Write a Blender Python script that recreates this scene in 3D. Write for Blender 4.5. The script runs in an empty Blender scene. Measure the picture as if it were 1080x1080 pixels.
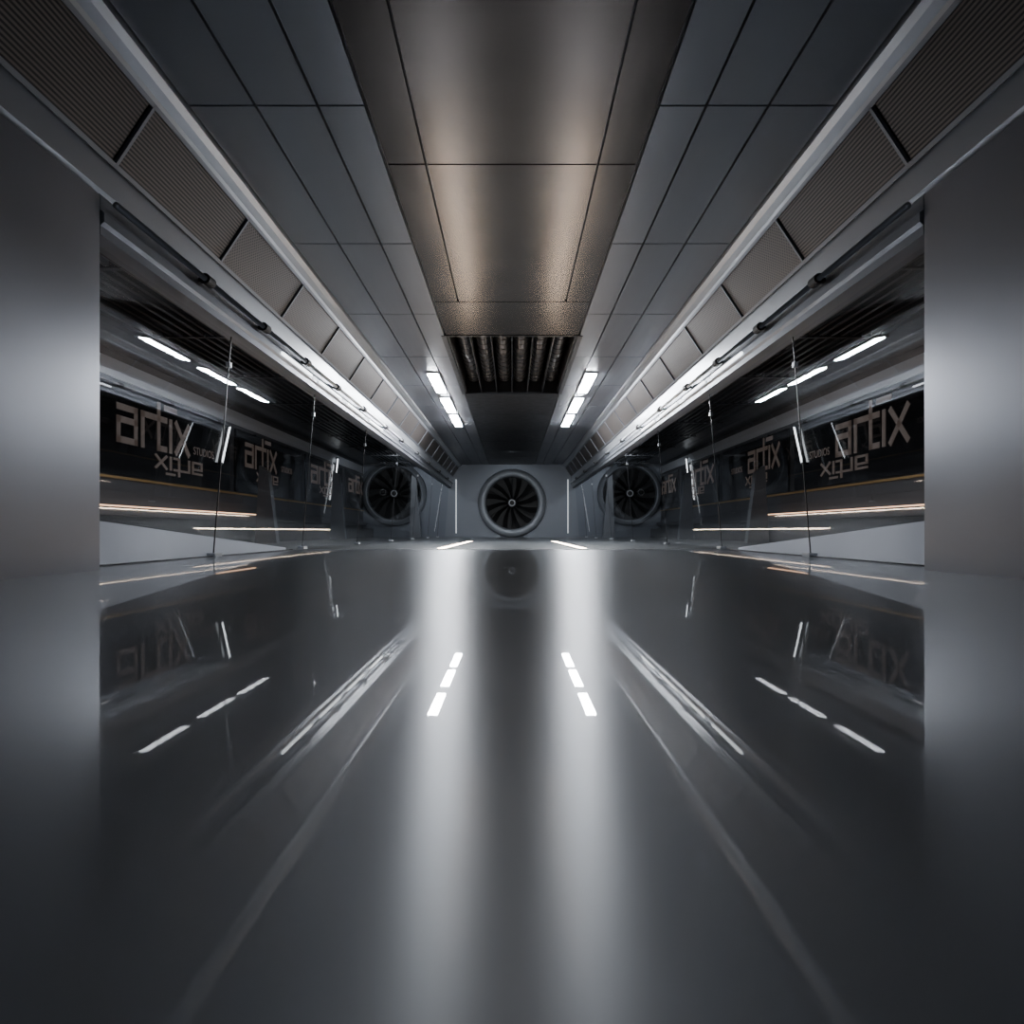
import bpy, bmesh, math, random
from mathutils import Vector, Matrix
random.seed(3)
C = bpy.context.scene.collection
H = 0.5  # camera height above floor
F = 700.0

# ---------------------------------------------------------------- materials
def mat(name, col, metal=0.0, rough=0.5, coat=0.0, coat_r=0.03, emis=None, es=0.0, nvar=0.0, nscale=3.0, stretch=(1,1,1), spec=0.5, aniso=0.0, tangent=None, detail=3, cvar=None):
    m = bpy.data.materials.new(name); m.use_nodes = True
    nt = m.node_tree; b = nt.nodes['Principled BSDF']
    b.inputs['Base Color'].default_value = (*col, 1)
    b.inputs['Metallic'].default_value = metal
    b.inputs['Roughness'].default_value = rough
    b.inputs['Coat Weight'].default_value = coat
    b.inputs['Coat Roughness'].default_value = coat_r
    b.inputs['Specular IOR Level'].default_value = spec
    if tangent:
        b.inputs['Anisotropic'].default_value = aniso
        cx = nt.nodes.new('ShaderNodeCombineXYZ')
        for i in range(3): cx.inputs[i].default_value = tangent[i]
        nt.links.new(cx.outputs[0], b.inputs['Tangent'])
    if emis:
        b.inputs['Emission Color'].default_value = (*emis, 1)
        b.inputs['Emission Strength'].default_value = es
    if nvar > 0:
        cv = nvar if cvar is None else cvar
        tc = nt.nodes.new('ShaderNodeTexCoord'); mp = nt.nodes.new('ShaderNodeMapping')
        mp.inputs['Scale'].default_value = stretch
        n = nt.nodes.new('ShaderNodeTexNoise'); n.inputs['Scale'].default_value = nscale
        n.inputs['Detail'].default_value = detail
        nt.links.new(tc.outputs['Object'], mp.inputs[0]); nt.links.new(mp.outputs[0], n.inputs['Vector'])
        mr = nt.nodes.new('ShaderNodeMapRange')
        mr.inputs['From Min'].default_value = 0.25; mr.inputs['From Max'].default_value = 0.75
        mr.inputs['To Min'].default_value = max(0.02, rough - nvar); mr.inputs['To Max'].default_value = rough + nvar
        nt.links.new(n.outputs['Fac'], mr.inputs['Value']); nt.links.new(mr.outputs[0], b.inputs['Roughness'])
        mc = nt.nodes.new('ShaderNodeMix'); mc.data_type = 'RGBA'
        mc.inputs[6].default_value = (*[c*(1-cv) for c in col], 1)
        mc.inputs[7].default_value = (*[min(1, c*(1+cv)) for c in col], 1)
        nt.links.new(n.outputs['Fac'], mc.inputs[0]); nt.links.new(mc.outputs[2], b.inputs['Base Color'])
    return m

M_floor = mat('polished_floor', (0.25,0.26,0.285), 1.0, 0.355, 0.6, 0.015, aniso=0.74, tangent=(0,1,0))
M_floor2 = mat('dark_polished_floor', (0.06,0.065,0.07), 0.3, 0.3, 0.4, 0.06, nvar=0.03)
M_panel = mat('brushed_panel', (0.205,0.22,0.25), 0.65, 0.38, nvar=0.04, nscale=1.0, stretch=(6,0.4,1))
M_wall = mat('satin_metal_wall', (0.31,0.32,0.35), 0.9, 0.31, nvar=0.03, nscale=0.6)
M_bronze = mat('stained_steel_ceiling', (0.066,0.058,0.053), 0.9, 0.24, nvar=0.012, nscale=0.9, detail=4, cvar=0.35)
M_dark = mat('dark_metal', (0.03,0.031,0.035), 0.6, 0.35, nvar=0.05)
M_gal = mat('gallery_metal', (0.065,0.067,0.073), 0.3, 0.55, nvar=0.05)
M_black = mat('black_void', (0.006,0.006,0.007), 0.0, 0.6)
M_blade = mat('fan_blade', (0.012,0.012,0.013), 0.2, 0.5)
M_trim = mat('light_metal_trim', (0.42,0.44,0.47), 0.75, 0.32)
M_end = mat('end_wall_metal', (0.15,0.167,0.195), 0.4, 0.4, nvar=0.05)
M_ring = mat('fan_shroud', (0.27,0.29,0.32), 0.3, 0.45)
M_sign = mat('gloss_black_sign', (0.014,0.014,0.015), 0.2, 0.2, 0.5, 0.05)
M_text = mat('sign_lettering', (0.26,0.22,0.20), 0.1, 0.5, emis=(0.34,0.27,0.235), es=0.12)  # faint emission added so the letters show in the floor reflection
M_gold = mat('gold_trim', (0.45,0.30,0.12), 0.6, 0.4)
M_kerb = mat('backlit_kerb', (0.55,0.57,0.62), 0.0, 0.45, nvar=0.03, emis=(0.85,0.9,1.0), es=0.12)  # emission added to brighten the kerb, which is no lamp
M_band = mat('light_band', (0.5,0.52,0.55), 0.0, 0.45, nvar=0.03)
M_post = mat('post_metal', (0.16,0.17,0.185), 0.4, 0.4, nvar=0.03)
M_lamp = mat('lamp_white', (0.9,0.9,0.9), 0, 0.4, emis=(0.93,0.96,1.0), es=235)
M_tube = mat('lamp_tube', (0.9,0.9,0.9), 0, 0.4, emis=(0.92,0.97,1.0), es=4)  # glow imitating light strips reflected in the glass
M_glint = mat('led_strip', (0.9,0.9,0.9), 0, 0.4, emis=(0.92,0.97,1.0), es=4)  # emission imitating highlights on the handrail
M_endled = mat('end_led', (0.9,0.9,0.9), 0, 0.4, emis=(0.92,0.97,1.0), es=0.8)
M_warm = mat('warm_strip', (0.9,0.7,0.5), 0, 0.4, emis=(1.0,0.56,0.32), es=3)
M_up = mat('uplight_lens', (0.9,0.8,0.6), 0, 0.4, emis=(1.0,0.76,0.56), es=28)
M_pipe = mat('duct_pipe', (0.05,0.05,0.053), 0.9, 0.4)

def perf_mat(name, kind):
    m = mat(name, (0.17,0.155,0.145), 0.6, 0.45)
    nt = m.node_tree; b = nt.nodes['Principled BSDF']
    tc = nt.nodes.new('ShaderNodeTexCoord'); sp = nt.nodes.new('ShaderNodeSeparateXYZ')
    nt.links.new(tc.outputs['Object'], sp.inputs[0])
    def sn(out, k):
        a = nt.nodes.new('ShaderNodeMath'); a.operation='MULTIPLY'; a.inputs[1].default_value=k
        s = nt.nodes.new('ShaderNodeMath'); s.operation='SINE'
        nt.links.new(out, a.inputs[0]); nt.links.new(a.outputs[0], s.inputs[0]); return s.outputs[0]
    if kind == 'holes':
        p = nt.nodes.new('ShaderNodeMath'); p.operation='MULTIPLY'
        nt.links.new(sn(sp.outputs['Y'], 70), p.inputs[0]); nt.links.new(sn(sp.outputs['Z'], 95), p.inputs[1])
        v = p.outputs[0]; th = 0.15
    else:
        v = sn(sp.outputs['Z'], 150); th = 0.0
    g = nt.nodes.new('ShaderNodeMath'); g.operation='GREATER_THAN'; g.inputs[1].default_value = th
    nt.links.new(v, g.inputs[0])
    mc = nt.nodes.new('ShaderNodeMix'); mc.data_type='RGBA'
    mc.inputs[6].default_value=(0.13,0.112,0.105,1); mc.inputs[7].default_value=(0.015,0.015,0.016,1)
    nt.links.new(g.outputs[0], mc.inputs[0]); nt.links.new(mc.outputs[2], b.inputs['Base Color'])
    return m
M_perf = perf_mat('perforated_sheet','holes')
M_louv = perf_mat('louvre_sheet','slots')

def glass_mat():
    m = bpy.data.materials.new('tinted_glass'); m.use_nodes=True
    nt=m.node_tree; nt.nodes.clear()
    o=nt.nodes.new('ShaderNodeOutputMaterial'); mx=nt.nodes.new('ShaderNodeMixShader')
    t=nt.nodes.new('ShaderNodeBsdfTransparent'); t.inputs[0].default_value=(0.84,0.85,0.87,1)
    g=nt.nodes.new('ShaderNodeBsdfGlossy'); g.inputs['Roughness'].default_value=0.01; g.inputs[0].default_value=(0.9,0.92,0.95,1)
    mx.inputs[0].default_value=0.17
    nt.links.new(t.outputs[0],mx.inputs[1]); nt.links.new(g.outputs[0],mx.inputs[2])
    nt.links.new(mx.outputs[0],o.inputs[0]); return m
M_glass = glass_mat()

# ---------------------------------------------------------------- mesh helpers
def newobj(name, bm, mats, parent=None, smooth=False):
    me = bpy.data.meshes.new(name); bmesh.ops.recalc_face_normals(bm, faces=bm.faces)
    bm.to_mesh(me); bm.free()
    for m in (mats if isinstance(mats,(list,tuple)) else [mats]): me.materials.append(m)
    if smooth:
        for p in me.polygons: p.use_smooth=True
    o = bpy.data.objects.new(name, me); C.objects.link(o)
    if parent: o.parent = parent
    return o
def empty(name, loc=(0,0,0)):
    e = bpy.data.objects.new(name, None); e.location = loc; C.objects.link(e); return e
def addbox(bm, x0,x1,y0,y1,z0,z1, mi=0):
    if x0>x1: x0,x1=x1,x0
    vs=[bm.verts.new(p) for p in [(x0,y0,z0),(x1,y0,z0),(x1,y1,z0),(x0,y1,z0),(x0,y0,z1),(x1,y0,z1),(x1,y1,z1),(x0,y1,z1)]]
    for f in [(0,1,2,3),(4,5,6,7),(0,1,5,4),(1,2,6,5),(2,3,7,6),(3,0,4,7)]:
        fc=bm.faces.new([vs[i] for i in f]); fc.material_index=mi
def box(name,x0,x1,y0,y1,z0,z1,m,parent=None):
    bm=bmesh.new(); addbox(bm,x0,x1,y0,y1,z0,z1); return newobj(name,bm,m,parent)
def addprism(bm, prof, y0, y1, mi=0):   # prof: (x,z) closed polygon extruded along Y
    a=[bm.verts.new((x,y0,z)) for x,z in prof]; b=[bm.verts.new((x,y1,z)) for x,z in prof]
    n=len(prof)
    for i in range(n):
        f=bm.faces.new([a[i],a[(i+1)%n],b[(i+1)%n],b[i]]); f.material_index=mi
    f=bm.faces.new(a); f.material_index=mi; f=bm.faces.new(b[::-1]); f.material_index=mi
def addtube(bm, p0, p1, r, seg=12, mi=0):
    p0=Vector(p0); p1=Vector(p1); d=p1-p0; L=d.length
    q=d.to_track_quat('Z','Y').to_matrix().to_4x4()
    M=Matrix.Translation((p0+p1)/2)@q
    res=bmesh.ops.create_cone(bm,cap_ends=True,segments=seg,radius1=r,radius2=r,depth=L,matrix=M)
    for v in res['verts']:
        for f in v.link_faces: f.material_index=mi

YB=58.0; Y0=-4.0; ZC=5.8+H
GB=5.85; GT=5.5     # glass partition x at bottom / top
# ---------------------------------------------------------------- shell
FE=5.9
bm=bmesh.new(); addbox(bm,-FE,FE,Y0,17.5,-0.3,0.0); newobj('floor',bm,M_floor)
bm=bmesh.new(); addbox(bm,-13.2,13.2,17.56,YB,-0.36,-0.05); addbox(bm,-13.2,-FE,8,17.56,-0.36,-0.05); addbox(bm,FE,13.2,8,17.56,-0.36,-0.05)
newobj('floor_lower',bm,M_floor2)
box('trim_1',-FE,FE,17.5,17.56,-0.3,0.012,M_trim)

# ceiling tiles
bm=bmesh.new(); g=0.018
def tile(x0,x1,y0,y1,mi):
    addbox(bm,x0+g,x1-g,y0+g,y1-g,ZC,ZC+0.08,mi)
for s in (-1,1):
    for (a,b) in ((2.0,2.65),(2.65,3.5),(3.5,4.42)):
        y=Y0
        while y<YB:
            y1=min(y+4.35,YB); x0,x1=sorted((s*a,s*b)); tile(x0,x1,y,y1,0); y=y1
ys=[Y0,3.5,10.5,16.8,19.8]
for i in range(len(ys)-1):
    if i<3:
        for (a,b) in ((-1.98,-1.36),(-1.36,1.36),(1.36,1.98)): tile(a,b,ys[i],ys[i+1],1)
    else: tile(-1.98,1.98,ys[i],ys[i+1],1)
y=28.0
while y<YB:
    y1=min(y+5,YB); tile(-1.98,1.98,y,y1,2); y=y1
addbox(bm,-13.2,-1.9,Y0,YB,ZC+0.08,ZC+0.3,2); addbox(bm,1.9,13.2,Y0,YB,ZC+0.08,ZC+0.3,2)
addbox(bm,-1.9,1.9,Y0,19.75,ZC+0.08,ZC+0.3,2); addbox(bm,-1.9,1.9,28.05,YB,ZC+0.08,ZC+0.3,2)
newobj('ceiling',bm,[M_panel,M_bronze,M_dark])

# duct opening
duct=empty('ceiling_duct')
bm=bmesh.new()
addbox(bm,-2.1,-1.95,19.7,28.1,ZC-0.02,ZC+2.2); addbox(bm,1.95,2.1,19.7,28.1,ZC-0.02,ZC+2.2)
addbox(bm,-2,2,19.68,19.76,ZC-0.02,ZC+2.2); addbox(bm,-2,2,28.04,28.12,ZC-0.02,ZC+2.2); addbox(bm,-2.1,2.1,19.7,28.1,ZC+2.2,ZC+2.3)
newobj('housing',bm,M_dark,duct)
bm=bmesh.new()
for i in range(6):
    x=-1.6+i*0.64
    addtube(bm,(x,19.8,ZC+0.75),(x,28.0,ZC+0.75),0.26,16)
    for k in range(14):
        yy=20.1+k*0.58; addtube(bm,(x,yy,ZC+0.75),(x,yy+0.06,ZC+0.75),0.285,16)
newobj('ribbed_pipes',bm,M_pipe,duct,True)
bm=bmesh.new()
for i in range(7):
    x=-1.92+i*0.64; addbox(bm,x-0.015,x+0.015,19.8,28.0,ZC+0.05,ZC+0.3)
newobj('grille_bars',bm,M_dark,duct)

# sloped sides, beams, rails, glass, galleries
for s,nm in ((-1,'left'),(1,'right')):
    P=lambda l:[(s*x,z+H) for x,z in l]
    box('wall_'+nm, s*5.25, s*5.49, Y0, 8.45, 0.0, 4.28+H, M_wall)
    bm=bmesh.new()
    addprism(bm,P([(4.42,5.8),(4.42,5.72),(4.50,5.66),(4.62,5.62),(4.66,5.55),(4.75,5.62),(4.7,5.88),(4.42,5.88)]),Y0,YB,0)
    addprism(bm,P([(4.70,5.55),(5.22,4.72),(5.32,4.78),(4.8,5.62)]),Y0,YB,2)
    addprism(bm,P([(5.20,4.74),(5.24,4.36),(5.32,4.30),(5.40,4.30),(5.40,4.85)]),Y0,YB,0)
    addprism(bm,P([(5.30,4.36),(5.27,4.28),(5.27,4.12),(5.22,4.08),(5.22,3.96),(5.27,3.92),(5.27,3.80),(5.62,3.80),(5.62,4.36)]),8.5,YB,1)
    newobj('ceiling_cove_'+nm,bm,[M_trim,M_panel,M_dark])
    vent=empty('ceiling_vent')
    bmF=bmesh.new(); bmP=bmesh.new(); bmL=bmesh.new()
    def slab(b, u0,u1,ya,yb,t0,t1):
        A=Vector((4.66,5.56)); B=Vector((5.20,4.74)); d=B-A; nrm=Vector((-d.y,d.x)).normalized()
        if nrm.y>0: nrm=-nrm
        pr=[A+d*u0+nrm*t0, A+d*u1+nrm*t0, A+d*u1+nrm*t1, A+d*u0+nrm*t1]
        addprism(b,P([(p.x,p.y) for p in pr]),ya,yb)
    y=2.4-3.1*2
    while y<YB-0.5:
        yb=min(y+3.1,YB); ya=max(y,Y0)
        tgt = bmL if yb<11.9 else bmP
        slab(tgt,0.06,0.94,ya+0.06,yb-0.06,0.0,0.025)
        slab(bmF,0.0,1.0,ya,ya+0.05,0.0,0.05)
        y+=3.1
    slab(bmF,0.0,0.06,Y0,YB,0.0,0.05); slab(bmF,0.94,1.0,Y0,YB,0.0,0.05)
    newobj('frame',bmF,M_panel,vent); newobj('perforated_panels',bmP,M_perf,vent); newobj('louvred_panels',bmL,M_louv,vent)
    rail=empty('conduit_rail')
    bm=bmesh.new(); addtube(bm,(s*5.13,8.6,4.22+H),(s*5.13,YB-0.3,4.22+H),0.045,12)
    newobj('pipe',bm,M_trim,rail,True)
    bm=bmesh.new()
    for yy in (11.2,13.8,16.6,19.5,23,27,31,36,41,47,53):
        addtube(bm,(s*5.13,yy-0.12,4.22+H),(s*5.13,yy+0.12,4.22+H),0.09,14)
        addbox(bm,s*5.10,s*5.28,yy-0.05,yy+0.05,4.19+H,4.25+H)
    newobj('clamps',bm,M_black,rail)
    glint=empty('led_strip_light')  # glowing segments imitate glints along the rail, not fixtures
    for i,(a,b) in enumerate(((15.0,17.2),(17.9,20.1),(20.9,23.2),(24.2,26.5))):
        box('segment_%d'%(i+1), s*5.17,s*5.215,a,b,3.99+H,4.05+H,M_glint,glint)
    lamp=empty('ceiling_light')
    for i,(a,b) in enumerate(((24.3,27.4),(28.8,32.0),(33.0,36.3))):
        box('housing_%d'%(i+1), s*2.68,s*3.14,a-0.1,b+0.1,ZC-0.06,ZC-0.001,M_trim,lamp)
        box('diffuser_%d'%(i+1), s*2.73,s*3.09,a,b,ZC-0.10,ZC-0.06,M_lamp,lamp)
    up=empty('floor_uplight')
    box('frame', s*2.0,s*2.3,19.9,34.6,-0.05,-0.03,M_trim,up)
    box('lens', s*2.06,s*2.24,20.0,34.5,-0.03,-0.02,M_up,up)
    gp=empty('glass_partition')
    bm=bmesh.new(); yl=[8.5,13.0,18.5,25,32,39,46,52,57.8]
    for i in range(len(yl)-1):
        a,b=yl[i]+0.012,yl[i+1]-0.012
        vs=[bm.verts.new(p) for p in ((s*GB,a,0.02),(s*GB,b,0.02),(s*GT,b,3.8+H),(s*GT,a,3.8+H))]
        bm.faces.new(vs)
    newobj('panes',bm,M_glass,gp)
    bm=bmesh.new()
    for yy in yl[1:-1]:
        addprism(bm,[(s*(GB+.01),0.02),(s*(GB-.01),0.02),(s*(GT-.01),3.8+H),(s*(GT+.01),3.8+H)],yy-0.012,yy+0.012)
    newobj('seams',bm,M_dark,gp)
    bm=bmesh.new()
    for yy in yl[1:-1]:
        addbox(bm,s*(GB-.1),s*(GB+.06),yy-0.16,yy+0.16,0.0,0.07)
        zt=3.27; xx=GB-(GB-GT)*((zt+H)/(3.8+H)) 
        addbox(bm,s*(xx-0.04),s*(xx+0.04),yy-0.05,yy+0.05,zt+H-0.07,zt+H+0.03)
    newobj('clamps',bm,M_trim,gp)
    box('trim_2' if s<0 else 'trim_3', s*(FE-0.12),s*FE,8.5,17.5,0.0,0.02,M_dark)
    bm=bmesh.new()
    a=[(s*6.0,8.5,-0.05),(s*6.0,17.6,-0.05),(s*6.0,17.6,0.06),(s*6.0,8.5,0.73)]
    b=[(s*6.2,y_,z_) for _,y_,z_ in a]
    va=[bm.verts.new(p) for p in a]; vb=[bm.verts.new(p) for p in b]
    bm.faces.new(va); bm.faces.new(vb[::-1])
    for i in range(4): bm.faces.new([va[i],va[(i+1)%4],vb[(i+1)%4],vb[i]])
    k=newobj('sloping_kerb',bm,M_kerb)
    bm=bmesh.new()
    addbox(bm,s*13.0,s*13.2,8,YB,-0.05,ZC+0.1,0)
    addbox(bm,s*12.93,s*13.0,8,YB,5.0+H,5.6+H,1)
    newobj('wall_gallery_'+nm,bm,[M_gal,M_band])
    bm=bmesh.new()
    addbox(bm,s*12.62,s*12.99,8.1,YB-0.01,0.5+H,0.74+H)
    addbox(bm,s*12.1,s*12.99,8.1,YB-0.01,-0.05,0.2+H)
    newobj('trim_4' if s<0 else 'trim_5',bm,M_gal)
    box('trim_6' if s<0 else 'trim_7', s*12.9,s*12.99,15,YB-0.02,1.72+H,1.80+H,M_gold)
    box('wall_gallery_near_'+nm, s*5.49,s*13.2,7.8,8.0,-0.05,ZC,M_gal)
    bm=bmesh.new()
    for i in range(9):
        x=8.2+i*0.3; addbox(bm,s*x,s*(x+0.1),8,YB,ZC-0.22,ZC+0.05)
    for i in range(10):
        addbox(bm,s*8.1,s*10.8,9+i*5,9.15+i*5,ZC-0.25,ZC+0.05)
    newobj('ceiling_slats',bm,M_pipe)
    sb=empty('wall_sign')
    bm=bmesh.new()
    for (a,b) in ((16,30.3),(31,40.5),(41.5,50.5),(51.5,57.5)):
        addbox(bm,s*12.88,s*12.99,a,b,1.85+H,4.8+H)
    newobj('board',bm,M_sign,sb)
    bm=bmesh.new()
    T=0.2
    L=[ [[(0,1),(0.95,1),(0.95,0),(0,0),(0,0.62),(0.95,0.62)]],
        [[(0,0),(0,1),(0.6,1)]],
        [[(0.15,1.45),(0.15,0),(0.6,0)],[(-0.1,1),(0.6,1)]],
        [[(0,0),(0,1)],[(-0.35,1.42),(0.35,1.42)]],
        [[(0,0),(0.9,1)],[(0,1),(0.9,0)]] ]
    W=[1.35,0.85,0.95,0.4,1.0]
    tot=sum(W)
    def word(y0,y1,z0,h,flip=False,face=12.86):
        def mp(u,v):
            if flip: u=tot-u; v=1.45-v
            t=u/tot
            yy_= y0+(y1-y0)*t if s<0 else y1-(y1-y0)*t
            return Vector((s*face, yy_, z0+v*h))
        off=0.1
        for strokes,w in zip(L,W):
            for st in strokes:
                for i in range(len(st)-1):
                    p=Vector(st[i]); q=Vector(st[i+1]); d=(q-p).normalized(); nn=Vector((-d.y,d.x))*T/2
                    p2=p-d*T/2; q2=q+d*T/2
                    cs=[p2+nn,p2-nn,q2-nn,q2+nn]
                    fr=[bm.verts.new(mp(off+c.x,c.y)) for c in cs]
                    bk=[bm.verts.new(mp(off+c.x,c.y)+Vector((s*0.02,0,0))) for c in cs]
                    bm.faces.new(fr); bm.faces.new(bk[::-1])
                    for j in range(4): bm.faces.new([fr[j],fr[(j+1)%4],bk[(j+1)%4],bk[j]])
            off+=w
    word(21.6,26.4,3.02+H,1.08)
    word(24.0,27.6,2.12+H,0.44,True)
    word(32.0,36.2,3.2+H,1.0); word(33.5,36.5,2.35+H,0.4,True)
    word(42.5,48.4,3.2+H,1.0); word(44.5,48.6,2.4+H,0.4,True)
    word(52.3,57.0,3.2+H,0.9)
    newobj('lettering',bm,M_text,sb)
    cu=bpy.data.curves.new('caption','FONT'); cu.body='STUDIOS'; cu.size=0.45; cu.extrude=0.005
    for (yc,zc) in ((26.8,3.1+H),(37.0,3.3+H)):
        t=bpy.data.objects.new('caption',cu); C.objects.link(t); t.parent=sb
        t.rotation_euler=(math.radians(90),0,math.radians(90 if s<0 else -90))
        t.location=(s*12.86, yc if s<0 else yc+1.9, zc)
    cu.materials.append(M_text)
    box('warm_strip_light', s*12.52,s*12.6,19.5,32.5,0.78+H,0.82+H,M_warm)
    for (yy,za,zb,dy) in ((48,2.2,5.3,0.6),(29.6,3.0,4.7,0.4)):
        wt=empty('wall_light_tube')  # glowing tube stands in for a light strip's reflection in glass
        bm=bmesh.new(); addtube(bm,(s*12.75,yy-dy,za+H),(s*12.75,yy+dy,zb+H),0.04,10); newobj('tube',bm,M_tube,wt)
        bm=bmesh.new()
        addbox(bm,s*12.72,s*12.87,yy-dy-0.06,yy-dy+0.06,za+H-0.08,za+H+0.02); addbox(bm,s*12.72,s*12.87,yy+dy-0.06,yy+dy+0.06,zb+H-0.02,zb+H+0.08)
        newobj('bracket',bm,M_dark,wt)
    for (xx,yy,zt) in ((8.3,56.5,5.3),(11.3,42.8,4.4),(11.3,30.3,3.5)):
        bm=bmesh.new()
        pr=[(s*(xx+0.45),-0.05),(s*(xx-0.55),-0.05),(s*(xx-0.15),zt-0.3),(s*(xx+0.25),zt)]
        addprism(bm,pr,yy,yy+0.4); newobj('leaning_post',bm,M_post)

box('wall_end',-13.2,13.2,YB,YB+0.2,-0.3,ZC+0.3,M_end)
box('wall_back',-5.5,5.5,Y0-0.2,Y0,-0.3,ZC+0.3,M_wall)

# ---------------------------------------------------------------- fans
def fan(x,z,R,Ro,yf):
    e=empty('industrial_fan',(x,yf,z))
    bm=bmesh.new(); seg=64
    prof=[(Ro,0.9),(Ro,0.45),(Ro-0.10,0.32),(Ro-0.30,0.26),(R+0.12,0.24),(R+0.02,0.4),(R,0.9)]
    rings=[]
    for r,d in prof:
        rings.append([bm.verts.new((r*math.cos(2*math.pi*i/seg),d,r*math.sin(2*math.pi*i/seg))) for i in range(seg)])
    for a,b in zip(rings,rings[1:]):
        for i in range(seg): bm.faces.new([a[i],a[(i+1)%seg],b[(i+1)%seg],b[i]])
    newobj('bellmouth_ring',bm,M_ring,e,True)
    bm=bmesh.new(); addtube(bm,(0,0.88,0),(0,0.9,0),R,48); newobj('back_plate',bm,M_black,e)
    bm=bmesh.new()
    for k in range(12):
        a=2*math.pi*k/12; n=6; pr=None
        for j in range(n+1):
            t=j/n; r=0.3+t*(R-0.36); w=0.30+0.25*t; tw=math.radians(55-25*t); sw=a+0.25*t
            rad=Vector((math.cos(sw),0,math.sin(sw))); tan=Vector((-math.sin(sw),0,math.cos(sw)))
            dv=tan*math.cos(tw)*w*0.5+Vector((0,1,0))*math.sin(tw)*w*0.5
            c=rad*r+Vector((0,0.62,0))
            cur=(bm.verts.new(c-dv),bm.verts.new(c+dv))
            if pr: bm.faces.new([pr[0],pr[1],cur[1],cur[0]])
            pr=cur
    newobj('blades',bm,M_blade,e,True)
    bm=bmesh.new(); addtube(bm,(0,0.30,0),(0,0.85,0),0.36,32); newobj('hub',bm,M_black,e)
    bm=bmesh.new()
    for i in range(32):
        a=2*math.pi*i/32; b=2*math.pi*(i+1)/32
        vs=[bm.verts.new((r*math.cos(t),0.28,r*math.sin(t))) for r,t in ((0.2,a),(0.29,a),(0.29,b),(0.2,b))]
        bm.faces.new(vs)
    newobj('hub_ring',bm,M_band,e)
    bm=bmesh.new()
    for k in range(3):
        a=math.pi*k/3+math.pi/6
        d=Vector((math.cos(a),0,math.sin(a)))*R
        addtube(bm,tuple(-d+Vector((0,0.35,0))),tuple(d+Vector((0,0.35,0))),0.035,8)
    newobj('guard_struts',bm,M_dark,e)
fan(0,2.93,2.25,2.95,YB-0.92)
for s in (-1,1): fan(s*10.2,3.75,2.3,2.75,YB-0.92)  # side fans modelled where the glass mirrors the centre fan
for s in (-1,1):
    box('end_strip_light', s*4.85,s*4.91,YB-0.12,YB-0.02,0.3,5.0,M_endled)

# ---------------------------------------------------------------- lights
def area(name,loc,rot,sx,sy,e,col):
    l=bpy.data.lights.new(name,'AREA'); l.shape='RECTANGLE'; l.size=sx; l.size_y=sy; l.energy=e; l.color=col
    o=bpy.data.objects.new(name,l); C.objects.link(o); o.location=loc; o.rotation_euler=rot; return o
def spot(name,loc,rot,e,col,ang=150,r=0.06):
    l=bpy.data.lights.new(name,'SPOT'); l.energy=e; l.color=col; l.spot_size=math.radians(ang); l.spot_blend=0.6; l.shadow_soft_size=r
    o=bpy.data.objects.new(name,l); C.objects.link(o); o.location=loc; o.rotation_euler=rot; return o
for s in (-1,1):
    spot('end_lamp',(s*8.5,46,ZC-0.3),(math.radians(40),0,0),700,(0.88,0.94,1))  # unseen fill spot, added to brighten the end wall
    spot('gallery_fill_lamp',(s*7.2,24,ZC-0.3),(0,math.radians(-30*s),0),220,(0.9,0.95,1))  # unseen spot added to lift the gallery
    spot('gallery_front_lamp',(s*7.2,12,ZC-0.3),(0,math.radians(-20*s),0),260,(0.9,0.95,1))  # unseen fill spot added for the near part of the gallery
area('front_lamp',(0,-2.2,ZC-0.1),(0,0,0),6,2,200,(0.93,0.96,1))  # fill light added behind the camera, no fixture seen
spot('far_lamp',(0,48,ZC-0.1),(math.radians(40),0,0),300,(0.85,0.93,1))  # added fill for the far end, no fixture there

w=bpy.data.worlds.new('World'); w.use_nodes=True; bpy.context.scene.world=w
w.node_tree.nodes['Background'].inputs[0].default_value=(0.5,0.55,0.6,1)
w.node_tree.nodes['Background'].inputs[1].default_value=0.1

cam=bpy.data.cameras.new('camera'); co=bpy.data.objects.new('camera',cam); C.objects.link(co)
co.location=(0,0,H); co.rotation_euler=(math.radians(90),0,0)
cam.sensor_width=36; cam.lens=36*F/1080; cam.shift_y=20/1080; cam.clip_end=500; cam.clip_start=0.05
bpy.context.scene.camera=co
